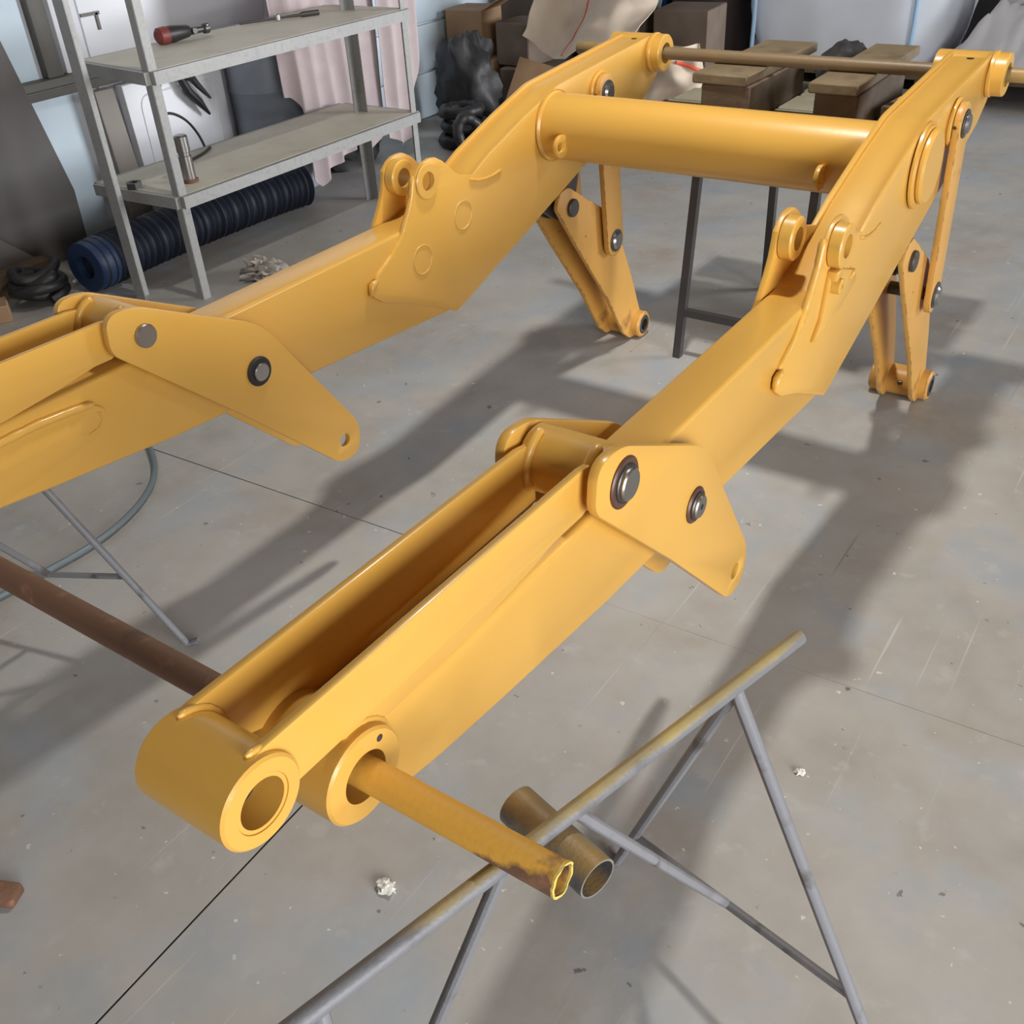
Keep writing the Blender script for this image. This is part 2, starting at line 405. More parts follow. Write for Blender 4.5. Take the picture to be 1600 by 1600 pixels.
wb = link('wall_back', *g_box((-.2, YB+.06, 1.3), (9.4, .12, 2.6)), 'wallback', None, 0, kind='structure')

# ceiling lamp (above the frame; throws the shadows)
lp = thing('ceiling_lamp', (-1.1, 2.42, 3.40), 'round industrial lamp hanging high above the yellow cross tube', 'lamp')
link('lamp_housing', *g_lathe((-1.1, 2.42, 3.40), (0, 0, 1), [(0, .2), (.0, .19), (.12, .1), (.2, .06), (.22, .02)]), 'lampmat', lp)
link('lamp_lens', *g_lathe((-1.1, 2.42, 3.392), (0, 0, 1), [(0, .125), (.006, .13)]), 'lampface', lp)
link('lamp_cord', *g_tube([(-1.1, 2.42, 3.61), (-1.1, 2.42, 4.2)], .008, 8), 'blackplastic', lp)

# ================================================================== the loader frame
XR = -.5582                                 # outer face of the right boom; the left one stands exactly 1 m to the left
LF = thing('loader_frame', (-1.1, 1.8, 0), 'large freshly painted yellow twin-arm loader frame propped above the concrete floor', 'loader frame')
B0, B1 = -.657, -.568                       # boom tube faces of the right arm
FB = (.462, .727); LB = (.338, .815); RB = (3.028, .936); P1 = (.981, .808); P2 = (1.219, .630); PH = (1.428, .353)
EAR = (1.857, .849); CT = (2.43, .850); UPN = (2.686, .888); PN1 = (2.52, .592); PN2 = (2.743, .425); FT = (2.955, .048)
X0 = XR-1
side = [P(a, b_, X0) for a, b_ in [(581, 456), (590, 439), (616, 402), (632, 370), (642.5, 332.5), (647, 310), (648.5, 290), (649, 276), (656, 261), (663, 253), (671, 248),
        (680, 246), (691, 251), (699, 258), (710, 268), (719, 273)]]
side += [(2.045, .815), (2.12, .848), (2.29, .902), (2.45, .946), (2.47, .949), (2.99, .987), (3.03, .989), (3.065, .975), (3.082, .94), (3.08, .90), (3.05, .862), (2.98, .818),
         (1.955, .492), (1.93, .487)]
side += [P(a, b_, X0) for a, b_ in [(672, 478), (640, 473), (600, 472), (586, 466)]]
boom = [(.4995, .7615), (.62, .755), (2.08, .755), (2.08, .56), (1.93, .490), (1.425, .533), (1.0, .567), (.747, .597), (.60, .617), (.49, .639), (.510, .70), (.513, .745)]
rear = [(2.047, .808), (2.12, .841), (2.29, .895), (2.452, .9395), (2.47, .942), (2.99, .981), (3.0, .9), (2.985, .826), (1.955, .497), (1.78, .56), (1.78, .74)]
def boss(name, yz, x0, x1, r, rin, m, par, ch=.003, **k):
    prof = [(0, rin), (0, r-ch), (ch, r), (x1-x0-ch, r), (x1-x0, r-ch), (x1-x0, rin)]
    return link(name, *g_lathe((x0, *yz), (1, 0, 0), prof, 40, True), m, par, 35, **k)
def disc(name, yz, x0, x1, r, m, par, ch=.002):
    return link(name, *g_lathe((x0, *yz), (1, 0, 0), [(0, r-ch), (ch, r), (x1-x0-ch, r), (x1-x0, r-ch)], 32), m, par, 35)
def arcpath(yz, r, X, a0, a1, n=18): return [(X, yz[0]+r*math.cos(math.radians(a0+(a1-a0)*k/n)), yz[1]+r*math.sin(math.radians(a0+(a1-a0)*k/n))) for k in range(n+1)]

def build_arm(dx, left):
    arm = link('boom_arm', *bevelled(*g_prism(boom, B0+dx, B1+dx), .010, 3), 'paint', LF, 35)
    for (a, b_) in ((-.5682, -.5582), (-.669, -.657)):
        link('side_plate', *g_plate(side, a+dx, b_+dx, [circ(*EAR, .023)], .0015), 'paint', arm, 30)
    link('box_section', *g_plate(rear, B0-.001+dx, B1+.001+dx, (), .001), 'paint', arm, 30)
    boss('front_boss', FB, -.672+dx, -.5515+dx, .0565, .031, 'paint', arm)
    boss('pivot_boss', RB, -.700+dx, -.515+dx, .054, .030, 'paint', arm)
    # raised collars where the pivot boss leaves the plates
    boss('boss_collar', RB, -.5582+dx, -.545+dx, .0575, .05, 'paint', arm)
    boss('lug_boss', EAR, -.5582+dx, (-.5522 if left else -.531)+dx, .043, .023, 'paint', arm)
    boss('lug_boss', EAR, -.657+dx, -.6286+dx, .043, .023, 'paint', arm)
    disc('grease_hole', (2.975, .9805), 0, .001, .001, 'dark', arm) if False else None
    gh = onZ(991 if left else 1516, 61 if left else 92, .979)
    link('grease_hole', *g_lathe((gh.x, gh.y, .9745), (0, .07, 1), [(0, .009), (.0068, .0095)], 20), 'dark', arm)
    # boss ring round the upper link pin
    boss('pin_boss', UPN, -.5582+dx, -.5475+dx, .058, .02, 'paint', arm); boss('pin_boss', UPN, -.679+dx, -.669+dx, .058, .02, 'paint', arm)
    # pivot bracket under the boom for the lever
    br = rnd([(2.36, .64), (2.62, .70), (2.585, .58), (2.545, .548), (2.49, .556)], [.0, .0, .04, .04, .03])
    for xa in (-.640, -.602): link('lever_bracket', *g_plate(br, xa+dx, xa+.015+dx), 'dsteel', arm)
    # welds: lug plate tip, rim, upper run, cross tube side
    f = XR+dx
    tip = [(f, *p) for p in [P(a, b_, X0) for a, b_ in [(581, 463), (581, 448), (590, 438)]]]
    link('weld_bead', *bead(tip, .0085, 3), 'paint', arm, 60)
    run = [(f-.009, *p) for p in side[1:8]]
    link('weld_bead', *bead(run, .0085, 5), 'paint', arm, 60)
    up = [(f, *P(a, b_, X0)) for a, b_ in [(733, 280), (745, 281.5), (757, 279.5), (770, 274), (783, 265)]]
    link('weld_bead', *bead(up, .0042, 9), 'paint', arm, 60)
    if left:
        for (a, b_) in ((724, 336), (661, 406)):
            y, z = P(a, b_, X0)
            link('plug_weld', *bead([(f-.001, *q) for q in circ(y, z, .036, 24)]+[(f-.001, y+.036, z)], .0032, 4), 'paint', arm, 60)
        # long tapered doubler with rounded end on the inner face
        fb = B1+dx; Xd = fb+.009
        dp = [P(a, b_, Xd) for a, b_ in [(150, 633), (164, 637), (172, 652), (166, 671), (150, 688), (90, 730), (0, 792), (-160, 893), (-280, 880), (-200, 800), (-60, 723), (0, 695), (60, 665)]]
        link('doubler_plate', *g_plate(rnd(dp, .012), fb-.002, Xd, (), .003), 'paint', arm)
        link('weld_bead', *bead([(Xd-.004, *P(a, b_, Xd)) for a, b_ in [(-60, 724), (0, 695), (60, 665), (110, 645), (148, 632)]], .008, 8), 'paint', arm, 60)
        slot = [P(a, b_, Xd) for a, b_ in [(128, 678), (140, 680), (155, 668), (161, 656), (157, 645), (152, 644)]]
        link('weld_bead', *bead([(Xd, *q) for q in slot], .0022, 2), 'paint', arm, 60)
        boss('tube_collar', CT, XR+dx, XR+dx+.012, .0945, .07, 'paint', arm, .008)
    else:
        # capped end of the cross tube on the outer face
        disc('tube_end_cap', CT, XR+dx, XR+dx+.014, .096, 'paint', arm, .01)
        disc('tube_end_cap', CT, XR+dx+.012, XR+dx+.030, .084, 'paint', arm, .006)
        # wedge rib with small stub below the outer lug boss
        wd = [P(a, b_, XR+.008) for a, b_ in [(1296, 440), (1300, 424), (1318, 420), (1338, 421), (1338, 436), (1312, 482), (1270, 538), (1284, 500)]]
        link('wedge_rib', *g_plate(rnd(wd, .008), XR+dx-.001, XR+dx+.009, (), .003), 'paint', arm)
        y, z = P(1310, 447, XR+.02)
        link('stub_pin', *g_lathe((XR+dx, y, z), (1, 0, 0), [(0, .016), (.026, .016), (.028, .013), (.028, .004), (.02, .004)], 20), 'paint', arm)
        link('stop_block', *bevelled(*g_box((XR+dx+.010, *P(1312, 430, XR+.02)), (.022, .034, .022)), .005), 'paint', arm)
        link('weld_bead', *bead([(XR+dx+.008, *P(a, b_, XR+.01)) for a, b_ in [(1327, 436), (1333, 426), (1336, 421)]], .007, 2), 'paint', arm, 60)
        link('weld_bead', *bead(arcpath(FB, .0585, B1+dx, 25, 100), .005, 7), 'paint', arm, 60)
        link('screw_hole', *g_lathe((-.5525+dx, FB[0]+.028, FB[1]+.033), (1, 0, 0), [(0, .0045), (.0014, .0045)], 14), 'dsteel', arm)
    # small stop plate under the box section
    sb = [P(a, b_, X0+.004) for a, b_ in [(818, 341), (826, 347), (852, 314), (846, 303)]]
    link('stop_plate', *g_plate(sb, -.655+dx, -.5715+dx), 'paint', arm)
    return arm

def g_prism(poly, x0, x1):
    n = len(poly); V = [Vector((x0, *p)) for p in poly]+[Vector((x1, *p)) for p in poly]
    F = [tuple(range(n)), tuple(range(2*n-1, n-1, -1))]+[(i, n+i, n+(i+1) % n, (i+1) % n) for i in range(n)]
    return V, F

def build_link(dx, left):
    tl = thing('tilt_link', (-.61+dx, .66, .79), parent=LF)
    arcL = [(LB[0]+.046*math.cos(math.radians(t)), LB[1]+.046*math.sin(math.radians(t))) for t in (-32, -12, 10, 32, 54, 72, 86)]
    body = arcL+[(.36, .8635), (.92, .8515), (.955, .845), (.955, .79), (.92, .779)]
    deep = arcL+[(.36, .8635), (.92, .8515), (.955, .845), (.955, .75), (.92, .742), (.50, .742)]
    link('link_plate', *g_plate(body, -.5715+dx, -.5605+dx, (), .002), 'paint', tl)
    link('link_plate', *g_plate(deep, -.6695+dx, -.6585+dx, (), .002), 'paint', tl)
    cover = [(.405, .80), (.95, .80), (.90, .779), (.80, .766), (.70, .7575), (.52, .7575), (.455, .79)]
    link('strip_cover', *g_plate(cover, -.5735+dx, -.5662+dx, (), .001), 'paint', tl)  # added plate, hides the lit strip of boom top below the link
    boss('link_boss', LB, -.674+dx, -.5515+dx, .0485, .0315, 'paint', tl)
    boss('bushing', LB, -.6735+dx, -.5525+dx, .0316, .0265, 'paint', tl, .001)
    boss('seal_ring', LB, -.592+dx, -.588+dx, .0266, .0225, 'blackrub', tl, .001)
    boss('link_boss', P1, -.676+dx, -.5495+dx, .048, .022, 'paint', tl)
    for X in (B1-.002, -.662):
        link('weld_bead', *bead(arcpath(LB, .0505, X+dx+.004, 0, 85), .0042, 1), 'paint', tl, 60)
        link('weld_bead', *bead(arcpath(P1, .0505, X+dx+.004, 95, 215), .0075, 6), 'paint', tl, 60)
    link('grease_hole', *g_lathe((-.61+dx, LB[0]-.036, LB[1]-.031), (0, -.76, -.65), [(0, .004), (.0014, .004)], 12), 'dark', tl)

bc = rnd([(.906, .800), (.913, .868), (.975, .868), (1.255, .722), (1.335, .598), (1.486, .372), (1.470, .300), (1.405, .300), (1.142, .570)],
         [.02, .035, .05, .05, .0, .045, .05, .045, .0], 8)
def build_bellcrank(dx, left):
    for k, (a, b_) in enumerate(((-.5475, -.5325), (-.6925, -.6775))):
        pl = link('bellcrank_plate', *g_plate(bc, a+dx, b_+dx, [circ(*PH, .0165)], .0015), 'paint', LF)
        if k == 0:
            f = b_+dx
            if left:
                disc('pin', P1, f-.01, f+.009, .0225, 'steel', pl)
                boss('washer', P2, f-.001, f+.007, .032, .019, 'blackrub', pl); disc('pin', P2, f-.01, f+.013, .0195, 'steel', pl)
            else:
                boss('washer', P1, f-.001, f+.004, .038, .019, 'washer', pl)
                boss('retaining_ring', P1, f+.003, f+.007, .0285, .018, 'dsteel', pl); disc('pin', P1, f-.01, f+.013, .024, 'steel', pl)
                boss('washer', P2, f-.001, f+.005, .0315, .015, 'washer', pl)
                boss('retaining_ring', P2, f+.004, f+.009, .0245, .014, 'dsteel', pl); disc('pin', P2, f-.01, f+.013, .020, 'steel', pl)
                disc('pin_centre_hole', P2, f+.010, f+.0134, .007, 'dark', pl)
        else:
            f = a+dx
            disc('pin', P1, f-.012, f+.01, .0205, 'steel', pl); disc('pin', P2, f-.012, f+.01, .0175, 'steel', pl)
        # spacer hub between plate and boom
    boss('pivot_hub', P2, -.6775+dx, -.5475+dx, .034, .017, 'paint', LF)

lev = [P(a, b_, X0-.004) for a, b_ in [(886, 292), (873, 303), (868, 328), (902, 389), (949, 468), (973, 521), (983, 528), (995, 520), (1003, 500), (997, 480), (985, 430), (972, 386), (960, 350), (942, 326), (915, 310), (896, 298)]]
def build_lever(dx, left):
    lv = thing('tilt_lever', (-.6125+dx, 2.75, 0), parent=LF)
    for k, (a, b_) in enumerate(((-.5715, -.5575), (-.6675, -.6535))):
        link('lever_plate', *g_plate(rnd(lev, .012), a+dx, b_+dx, (), .002), 'old', lv)
    boss('foot_boss', FT, -.710+dx, -.530+dx, .0465, .025, 'old', lv, .006)
    boss('foot_bushing', FT, -.7115+dx, -.5285+dx, .035, .021, 'dsteel', lv, .002)
    disc('grease_nipple', (FT[0]-.0455, FT[1]+.012), -.62+dx, -.606+dx, .007, 'dsteel', lv)
    disc('pivot_pin', PN1, -.690+dx, -.546+dx, .027, 'dsteel', lv, .003)
    boss('pivot_sleeve', PN1, -.6535+dx, -.5715+dx, .037, .026, 'blackrub', lv)
    lk = []
    d = Vector((PN2[0]-UPN[0], PN2[1]-UPN[1])).normalized(); n = Vector((-d.y, d.x))
    
    a0 = math.atan2(n.y, n.x)
    outl = [(UPN[0]+.050*math.cos(a0+math.pi*k/12), UPN[1]+.050*math.sin(a0+math.pi*k/12)) for k in range(13)]
    if (Vector(outl[6])-Vector(PN2)).length < (Vector(UPN)-Vector(PN2)).length:
        outl = [(UPN[0]+.050*math.cos(a0-math.pi*k/12), UPN[1]+.050*math.sin(a0-math.pi*k/12)) for k in range(13)]
        o2 = [(PN2[0]+.050*math.cos(a0+math.pi-math.pi*k/12), PN2[1]+.050*math.sin(a0+math.pi-math.pi*k/12)) for k in range(13)]
    else:
        o2 = [(PN2[0]+.050*math.cos(a0+math.pi+math.pi*k/12), PN2[1]+.050*math.sin(a0+math.pi+math.pi*k/12)) for k in range(13)]
    for k, (a, b_) in enumerate(((-.5465, -.5295), (-.6955, -.6785))):
        lp_ = link('connecting_link', *g_plate(outl+o2, a+dx, b_+dx, (), .002), 'old', LF)
        f = (b_ if k == 0 else a)+dx; s = 1 if k == 0 else -1
        for (pn, r) in ((UPN, .026), (PN2, .028)):
            xs = sorted((f-s*.012, f+s*.012)); disc('link_pin', pn, xs[0], xs[1], r, 'steel', lp_, .006)
            xs = sorted((f-s*.001, f+s*.004)); boss('washer', pn, xs[0], xs[1], r+.008, r-.003, 'dsteel', lp_, .001)
    disc('link_spacer', PN2, -.680+dx, -.545+dx, .018, 'dsteel', LF)

for dx, left in ((0, False), (-1, True)):
    build_arm(dx, left); build_link(dx, left); build_bellcrank(dx, left); build_lever(dx, left)
ct = link('cross_tube', *g_lathe((-1.5585, *CT), (1, 0, 0), [(0, .0865), (.8895, .0865)], 48), 'paint', LF, 35)
for px, py in ((900, 231), (1273, 270)):
    # lifting eyes welded on the front of the tube
    X = -1.47 if px < 1000 else -.755
    eye = [(CT[0]-.083+.032*math.cos(t)-.020, CT[1]-.024+.030*math.sin(t)) for t in [2*math.pi*k/20 for k in range(20)]]
    link('lifting_eye', *g_plate(eye, X-.006, X+.006, [circ(CT[0]-.115, CT[1]-.024, .011, 14)], .002), 'paint', ct)

# ================================================================== pipe, rod and stands that carry the frame
pipe = thing('support_pipe', (-1.5, .464, .712), 'long rusty pipe with yellow overspray through the front bosses of both arms', 'pipe')
def hollow(p0, p1, r, ri, seg=24, jag=0):
    p0 = Vector(p0); L_ = (Vector(p1)-p0).length
    return g_lathe(p0, Vector(p1)-p0, [(0, ri), (0, r), (L_, r), (L_, ri)], seg, True)
PX, PZ = .464, .731
def pipemat():
    m = mat('pipe_steel', (.17, .085, .048), .6, spots=[((.30, .15, .085), 30, .58, .14), ((.07, .035, .022), 14, .60, .15)], bump=.05, bscale=140)
    nt = m.node_tree; N = nt.nodes; L = nt.links; b = N['Principled BSDF']; src = b.inputs['Base Color'].links[0].from_socket
    g = N.new('ShaderNodeNewGeometry'); sx = N.new('ShaderNodeSeparateXYZ'); L.new(g.outputs['Position'], sx.inputs[0])
    n = N.new('ShaderNodeTexNoise'); n.inputs['Scale'].default_value = 45; n.inputs['Detail'].default_value = 7; L.new(g.outputs['Position'], n.inputs['Vector'])
    sn = N.new('ShaderNodeSeparateXYZ'); L.new(g.outputs['Normal'], sn.inputs[0])
    def mr(src_, a, c, d, e):
        q = N.new('ShaderNodeMapRange'); q.inputs[1].default_value = a; q.inputs[2].default_value = c; q.inputs[3].default_value = d; q.inputs[4].default_value = e; L.new(src_, q.inputs[0]); return q.outputs[0]
    def op(o, a, c):
        q = N.new('ShaderNodeMath'); q.operation = o; L.new(a, q.inputs[0])
        if isinstance(c, float): q.inputs[1].default_value = c
        else: L.new(c, q.inputs[1])
        return q.outputs[0]
    a = mr(sx.outputs['X'], -.72, -.60, -.9, 1.4)               # paint begins inside the boss
    wear = mr(sx.outputs['X'], -.47, -.34, .0, .95)             # and thins out towards the open end
    under = mr(sn.outputs['Z'], -.7, .9, .75, -.25)
    f = op('SUBTRACT', op('ADD', a, n.outputs[0]), op('MULTIPLY', wear, op('ADD', under, 1.0)))
    f = mr(f, .95, 1.15, 0, 1)
    mx = N.new('ShaderNodeMix'); mx.data_type = 'RGBA'; L.new(f, mx.inputs[0]); L.new(src, mx.inputs[6]); mx.inputs[7].default_value = (.68, .365, .055, 1)
    L.new(mx.outputs[2], b.inputs['Base Color']); return m
link('pipe_shaft', *hollow((-2.75, PX, PZ), (-.312, PX, PZ), .0185, .0145), pipemat(), pipe)
V, F = hollow((-.3125, PX, PZ), (-.3095, PX, PZ), .0187, .0162, 24)
V = [v+Vector((.0022*noise.noise(v*120), .0005*noise.noise(v*230), .0005*noise.noise(v*200+Vector((5, 0, 0))))) for v in V]
link('torn_rim', V, F, 'oldpaintcap', pipe)
link('pipe_plug', *g_lathe((-.36, PX, PZ), (1, 0, 0), [(0, .0128), (.012, .0128), (.022, .009)], 20), 'rust', pipe)

rod = link('support_rod', *g_lathe((-1.835, RB[0], RB[1]), (1, 0, 0), [(0, .017), (.002, .0185), (1.78, .0185), (1.782, .017)], 20), 'rodrust', None, 35,
           'thin brown steel rod through the rear bosses resting on timber blocks', 'rod')

def stand(J, d, label, over):
    """rod saw-horse: bar, two A-frames, stretchers, braces, pipe stub"""
    J = Vector(J); d = Vector((*d, 0)).normalized(); n = Vector((d.y, -d.x, 0)); Z = Vector((0, 0, 1))
    J2 = J-d*.566; zb = J.z
    st = thing('pipe_stand', ((J.x+J2.x)/2, (J.y+J2.y)/2, 0), label, 'stand')
    e0, e1 = J+d*.122, J2-d*.12
    link('top_bar', *g_tube([e0, J, J2, e1], .0095, 14), 'greyover' if over else 'greybar', st)
    r = .0086; mids = []
    for base, s in ((J, 1), (J2, -1)):
        feet = {}
        for q, off in ((1, .283), (-1, -.283)):
            foot = Vector((base.x, base.y, 0))+d*s*.0915+n*off*.97
            foot.z = r
            top = base-Z*.006
            ft2 = foot+ (foot-top).normalized()*0 + Vector(((foot-base).x, (foot-base).y, 0)).normalized()*.028+Z*.004
            link('leg', *g_tube([top, top.lerp(foot, .5), top.lerp(foot, .93), foot, ft2], r, 12), 'greybar', st)
            feet[q] = (top, foot)
        a = feet[-1][0].lerp(feet[-1][1], .79); b_ = feet[1][0].lerp(feet[1][1], .70)
        link('stretcher', *g_tube([a, b_], .0068, 12), 'greybar', st)
        mids.append(a.lerp(b_, .47))
    b1 = J.lerp(J2, .455); b2 = J.lerp(J2, .63)
    link('brace', *g_tube([b1-Z*.004, mids[0]], .0075, 12), 'greybar', st)
    link('brace', *g_tube([b2-Z*.004, mids[1]], .0075, 12), 'greyover' if over else 'greybar', st)
    c = J.lerp(J2, .50)-Z*.0315
    link('pipe_stub', *hollow(c-n*.066, c+n*.058, .0235, .0212, 28), 'stubover' if over else 'greybar', st, 35)
    link('weld_bead', *bead([c+Z*.022+d*.012, c+Z*.023-d*.006], .006, 3), 'greybar', st, 60)
    return st
stand((-.286, .806, .7035), (.262, .965), 'grey welded rod stand with yellow overspray under the open end of the pipe', True)
stand((-1.90, .777, .7035), (-.32, .947), 'grey welded rod stand under the rusty stretch of pipe beside the far arm', False)

# rear timber trestle
tr = thing('steel_trestle', (-1.1, 3.2, 0), 'black steel trestle with square legs carrying boards below the brown rod', 'trestle')
def bar(nm, a, b_, s, m, par):
    a, b_ = Vector(a), Vector(b_); u, v = frame(b_-a); V = [p+u*x*s/2+v*y*s/2 for p in (a, b_) for x, y in ((-1, -1), (1, -1), (1, 1), (-1, 1))]
    return link(nm, V, [(0, 1, 2, 3), (4, 7, 6, 5), (0, 4, 5, 1), (1, 5, 6, 2), (2, 6, 7, 3), (3, 7, 4, 0)], m, par, 0)
M['blacksteel'] = mat('black_steel', (.055, .05, .05), .45, .3, vary=.2)
legs = [((-1.351, 2.864, 0), (-1.335, 2.94, .752)), ((-.945, 2.864, 0), (-.955, 2.94, .752)), ((-1.318, 3.56, 0), (-1.30, 3.5, .752)), ((-.90, 3.56, 0), (-.92, 3.5, .752))]
for a, b_ in legs: bar('leg', a, b_, .026, 'blacksteel', tr)
LL = [Vector(a).lerp(Vector(b_), .215) for a, b_ in legs]
bar('stretcher', LL[0], LL[1], .024, 'blacksteel', tr); bar('stretcher', LL[2], LL[3], .024, 'blacksteel', tr)
T_ = [Vector(b_)+Vector((0, 0, -.012)) for a, b_ in legs]
for i, j in ((0, 1), (2, 3), (0, 2), (1, 3)): bar('top_rail', T_[i], T_[j], .026, 'blacksteel', tr)
def timber(nm, c, s, m, label, rz=0, group=None):
    V, F = bevelled(*g_box(c, s, rz), .004, 1)
    V = [v+Vector((noise.noise(v*7)*.002, noise.noise(v*9)*.002, 0)) for v in V]
    return link(nm, V, F, m, None, 40, label, 'timber', group)
zt = RB[1]-.0185
timber('timber_board', (-1.12, 3.02, .768), (.86, .17, .03), 'palewood', 'dusty flat board on the trestle along its front edge')
timber('timber_board', (-1.11, 3.20, .769), (.84, .17, .032), 'palewood', 'dusty flat board in the middle of the trestle under the black rag', .01)
timber('timber_board', (-1.10, 3.40, .768), (.84, .19, .03), 'palewood', 'dusty flat board on the trestle along its edge facing the white bulk bag')
timber('timber_block', (-1.245, 3.10, .837), (.155, .44, .104), 'darkwood', 'thick dark timber block on the trestle nearer the far arm')
timber('timber_plank', (-1.262, 3.155, zt-.0145), (.175, .56, .029), 'wood', 'weathered plank on top of the dark block nearer the far arm', -.01)
timber('timber_block', (-.915, 3.10, .837), (.125, .44, .104), 'darkwood', 'thick dark timber block on the trestle beside the near arm')
timber('timber_plank', (-.925, 3.165, zt-.0145), (.140, .60, .029), 'wood', 'weathered plank on top of the dark block beside the near arm', .005)
timber('timber_offcut', (-.775, 3.20, .81), (.08, .36, .05), 'darkwood', 'reddish dark timber offcut lying beside the near arm on the trestle', -.08)
V, F = g_blob((-1.075, 3.42, .842), (.08, .13, .08), .25, 2.0, 4, 30, 18)
link('black_rag', V, F, 'blacktarp', None, 60, 'crumpled black rag lying between the two plank stacks', 'rag')

# ================================================================== shelf rack on the left
SH = thing('shelf_rack', (-3.435, 3.17, 0), 'grey galvanised angle-iron rack with two dusty shelves', 'shelf')
xf, xb, y0, y1 = -3.30, -3.57, 2.43, 3.905
xs = -3.79
def angle(x, y, sx, sy2, h=1.55, a=.036):
    a = a; t = .004
    V, F = join(g_box((x+sx*a/2, y, h/2), (a, t, h)), g_box((x, y+sy2*a/2, h/2), (t, a, h)))
    link('post', V, F, 'galv', SH, 0)
angle(xf, y0, -1, 1); angle(xf, y1, -1, -1); angle(xb, 2.30, 1, 1, 1.55, .06); angle(xb, y1-.10, 1, -1, 1.55, .045)
for z in (.882, .428):
    yl = 2.49 if z > .5 else 2.41
    link('shelf_board', [Vector(p) for p in [(xf, y0, z-.012), (xf, y1, z-.012), (xs, y1, z-.012), (xs, yl, z-.012), (xf, y0, z), (xf, y1, z), (xs, y1, z), (xs, yl, z)]],
         [(3, 2, 1, 0), (4, 5, 6, 7), (0, 1, 5, 4), (1, 2, 6, 5), (2, 3, 7, 6), (3, 0, 4, 7)], 'shelf', SH, 0)
    bar('shelf_edge', (xf+.003, y0, z-.024), (xf+.003, y1, z-.024), .046, 'galv', SH)
    bar('shelf_edge', (xs, yl, z-.024), (xs, y1, z-.024), .046, 'galv', SH)
    bar('shelf_edge', (xf, y0, z-.024), (xs, yl, z-.024), .044, 'galv', SH)
    bar('shelf_edge', (xf, y1, z-.024), (xs, y1, z-.024), .044, 'galv', SH)
# tools on the shelves
def on(px, py, z): return onZ(px, py, z)
a = on(248, 72, .882); b_ = on(330, 55, .882); a.z = b_.z = .882
d = (b_-a); L_ = d.length; d.normalize()
iw = thing('air_ratchet', a.lerp(b_, .5), 'black air ratchet with a dark red grip end on the upper shelf', 'tool')
z_ = Vector((0, 0, .034))
link('grip', *g_lathe(a+z_, d, [(0, .02), (.01, .032), (L_*.16, .034), (L_*.2, .031)], 20), 'redplastic', iw)
link('tool_body', *g_lathe(a+z_+d*L_*.19, d, [(0, .032), (L_*.1, .033), (L_*.25, .028), (L_*.38, .024), (L_*.42, .018)], 20), 'blackplastic', iw)
link('tool_neck', *g_lathe(a+z_+d*L_*.6-Vector((0, 0, .004)), d, [(0, .015), (L_*.25, .012), (L_*.28, .02), (L_*.36, .02), (L_*.38, .012)], 16), 'dsteel', iw)
link('drive_stub', *g_lathe(a+d*L_*.66+Vector((0, 0, .03)), (.9, -.2, .1), [(0, .011), (.03, .011)], 12), 'dsteel', iw)
link('drive_head', *g_lathe(a+d*L_*.93+Vector((0, 0, .022)), (0, 0, 1), [(0, .016), (.022, .016), (.024, .011)], 16), 'chrome', iw)
a = on(375, 40, .885); b_ = on(498, 22, .885); d = (b_-a).normalized(); Z5 = Vector((0, 0, .008))
sw = thing('socket_wrench', a.lerp(b_, .5), 'long slim steel ratchet wrench lying on the upper shelf', 'tool')
link('wrench_shaft', *g_tube([a+Z5, a.lerp(b_, .45)+Z5], .006, 10), 'dsteel', sw)
link('ratchet_head', *g_lathe(a.lerp(b_, .47), (0, 0, 1), [(0, .014), (.022, .015), (.026, .01)], 16), 'chrome', sw)
link('wrench_handle', *g_tube([a.lerp(b_, .5)+Z5, a.lerp(b_, .75)+Z5, a.lerp(b_, .8)+Z5, b_+Z5], [.005, .007, .013, .012], 10), 'dsteel', sw)
c = on(298, 284, .428)
sp_ = thing('steel_pin', c, 'upright turned steel pin with rusty foot on the lower shelf', 'pin')
link('pin_foot', *g_lathe(c, (0, 0, 1), [(0, .034), (.012, .034), (.014, .03)], 20), 'rust', sp_)
link('pin_shaft', *g_lathe(c+Vector((0, 0, .0135)), (0, 0, 1), [(0, .027), (.09, .027), (.092, .023), (.104, .023), (.106, .027), (.165, .027), (.17, .022)], 24), 'steel', sp_)
c = on(211, 293, .428)
link('ring_nut', *g_lathe(c+Vector((0, 0, .0)), (0, 0, 1), [(0, .018), (0, .033), (.022, .033), (.022, .018)], 6, True), 'dsteel', None, 30, 'dark steel ring nut lying on the lower shelf', 'nut')
cb = [onX(251, 118, -3.84), onX(249, 150, -3.84), onX(252, 180, -3.84), onX(268, 176, -3.84), onX(290, 186, -3.84), onX(308, 206, -3.84), onX(320, 228, -3.84), onX(322, 238, -3.82)]
def smoothpath(pts, k=3):
    pts = [Vector(p) for p in pts]
    for _ in range(k):
        q = [pts[0]]
        for i in range(len(pts)-1): q += [pts[i].lerp(pts[i+1], .25), pts[i].lerp(pts[i+1], .75)]
        pts = q+[pts[-1]]
    return pts
e = cb[-1]; cb2 = [cb[0], cb[1], cb[2]+Vector((0, -.01, -.02)), cb[2]+Vector((0, .015, .0))]+cb[3:]+[Vector((-3.76, e.y-.01, .436)), Vector((-3.70, e.y-.10, .434)), Vector((-3.66, e.y-.22, .434))]
link('black_cable', *g_tube(smoothpath(cb2), .006, 8), 'blackrub', None, 60, 'thin black cable looping behind the rack down onto the lower shelf', 'cable')
pl = thing('pliers', onX(305, 140, WL+.18), 'dark pliers hanging on the white wall panel below the upper shelf', 'pliers')
q = lambda a, b_: onX(a, b_, WL+.185)
link('jaw', *g_tube([q(272, 98), q(285, 112), q(300, 122)], [.02, .035, .02], 10), 'dsteel', pl)
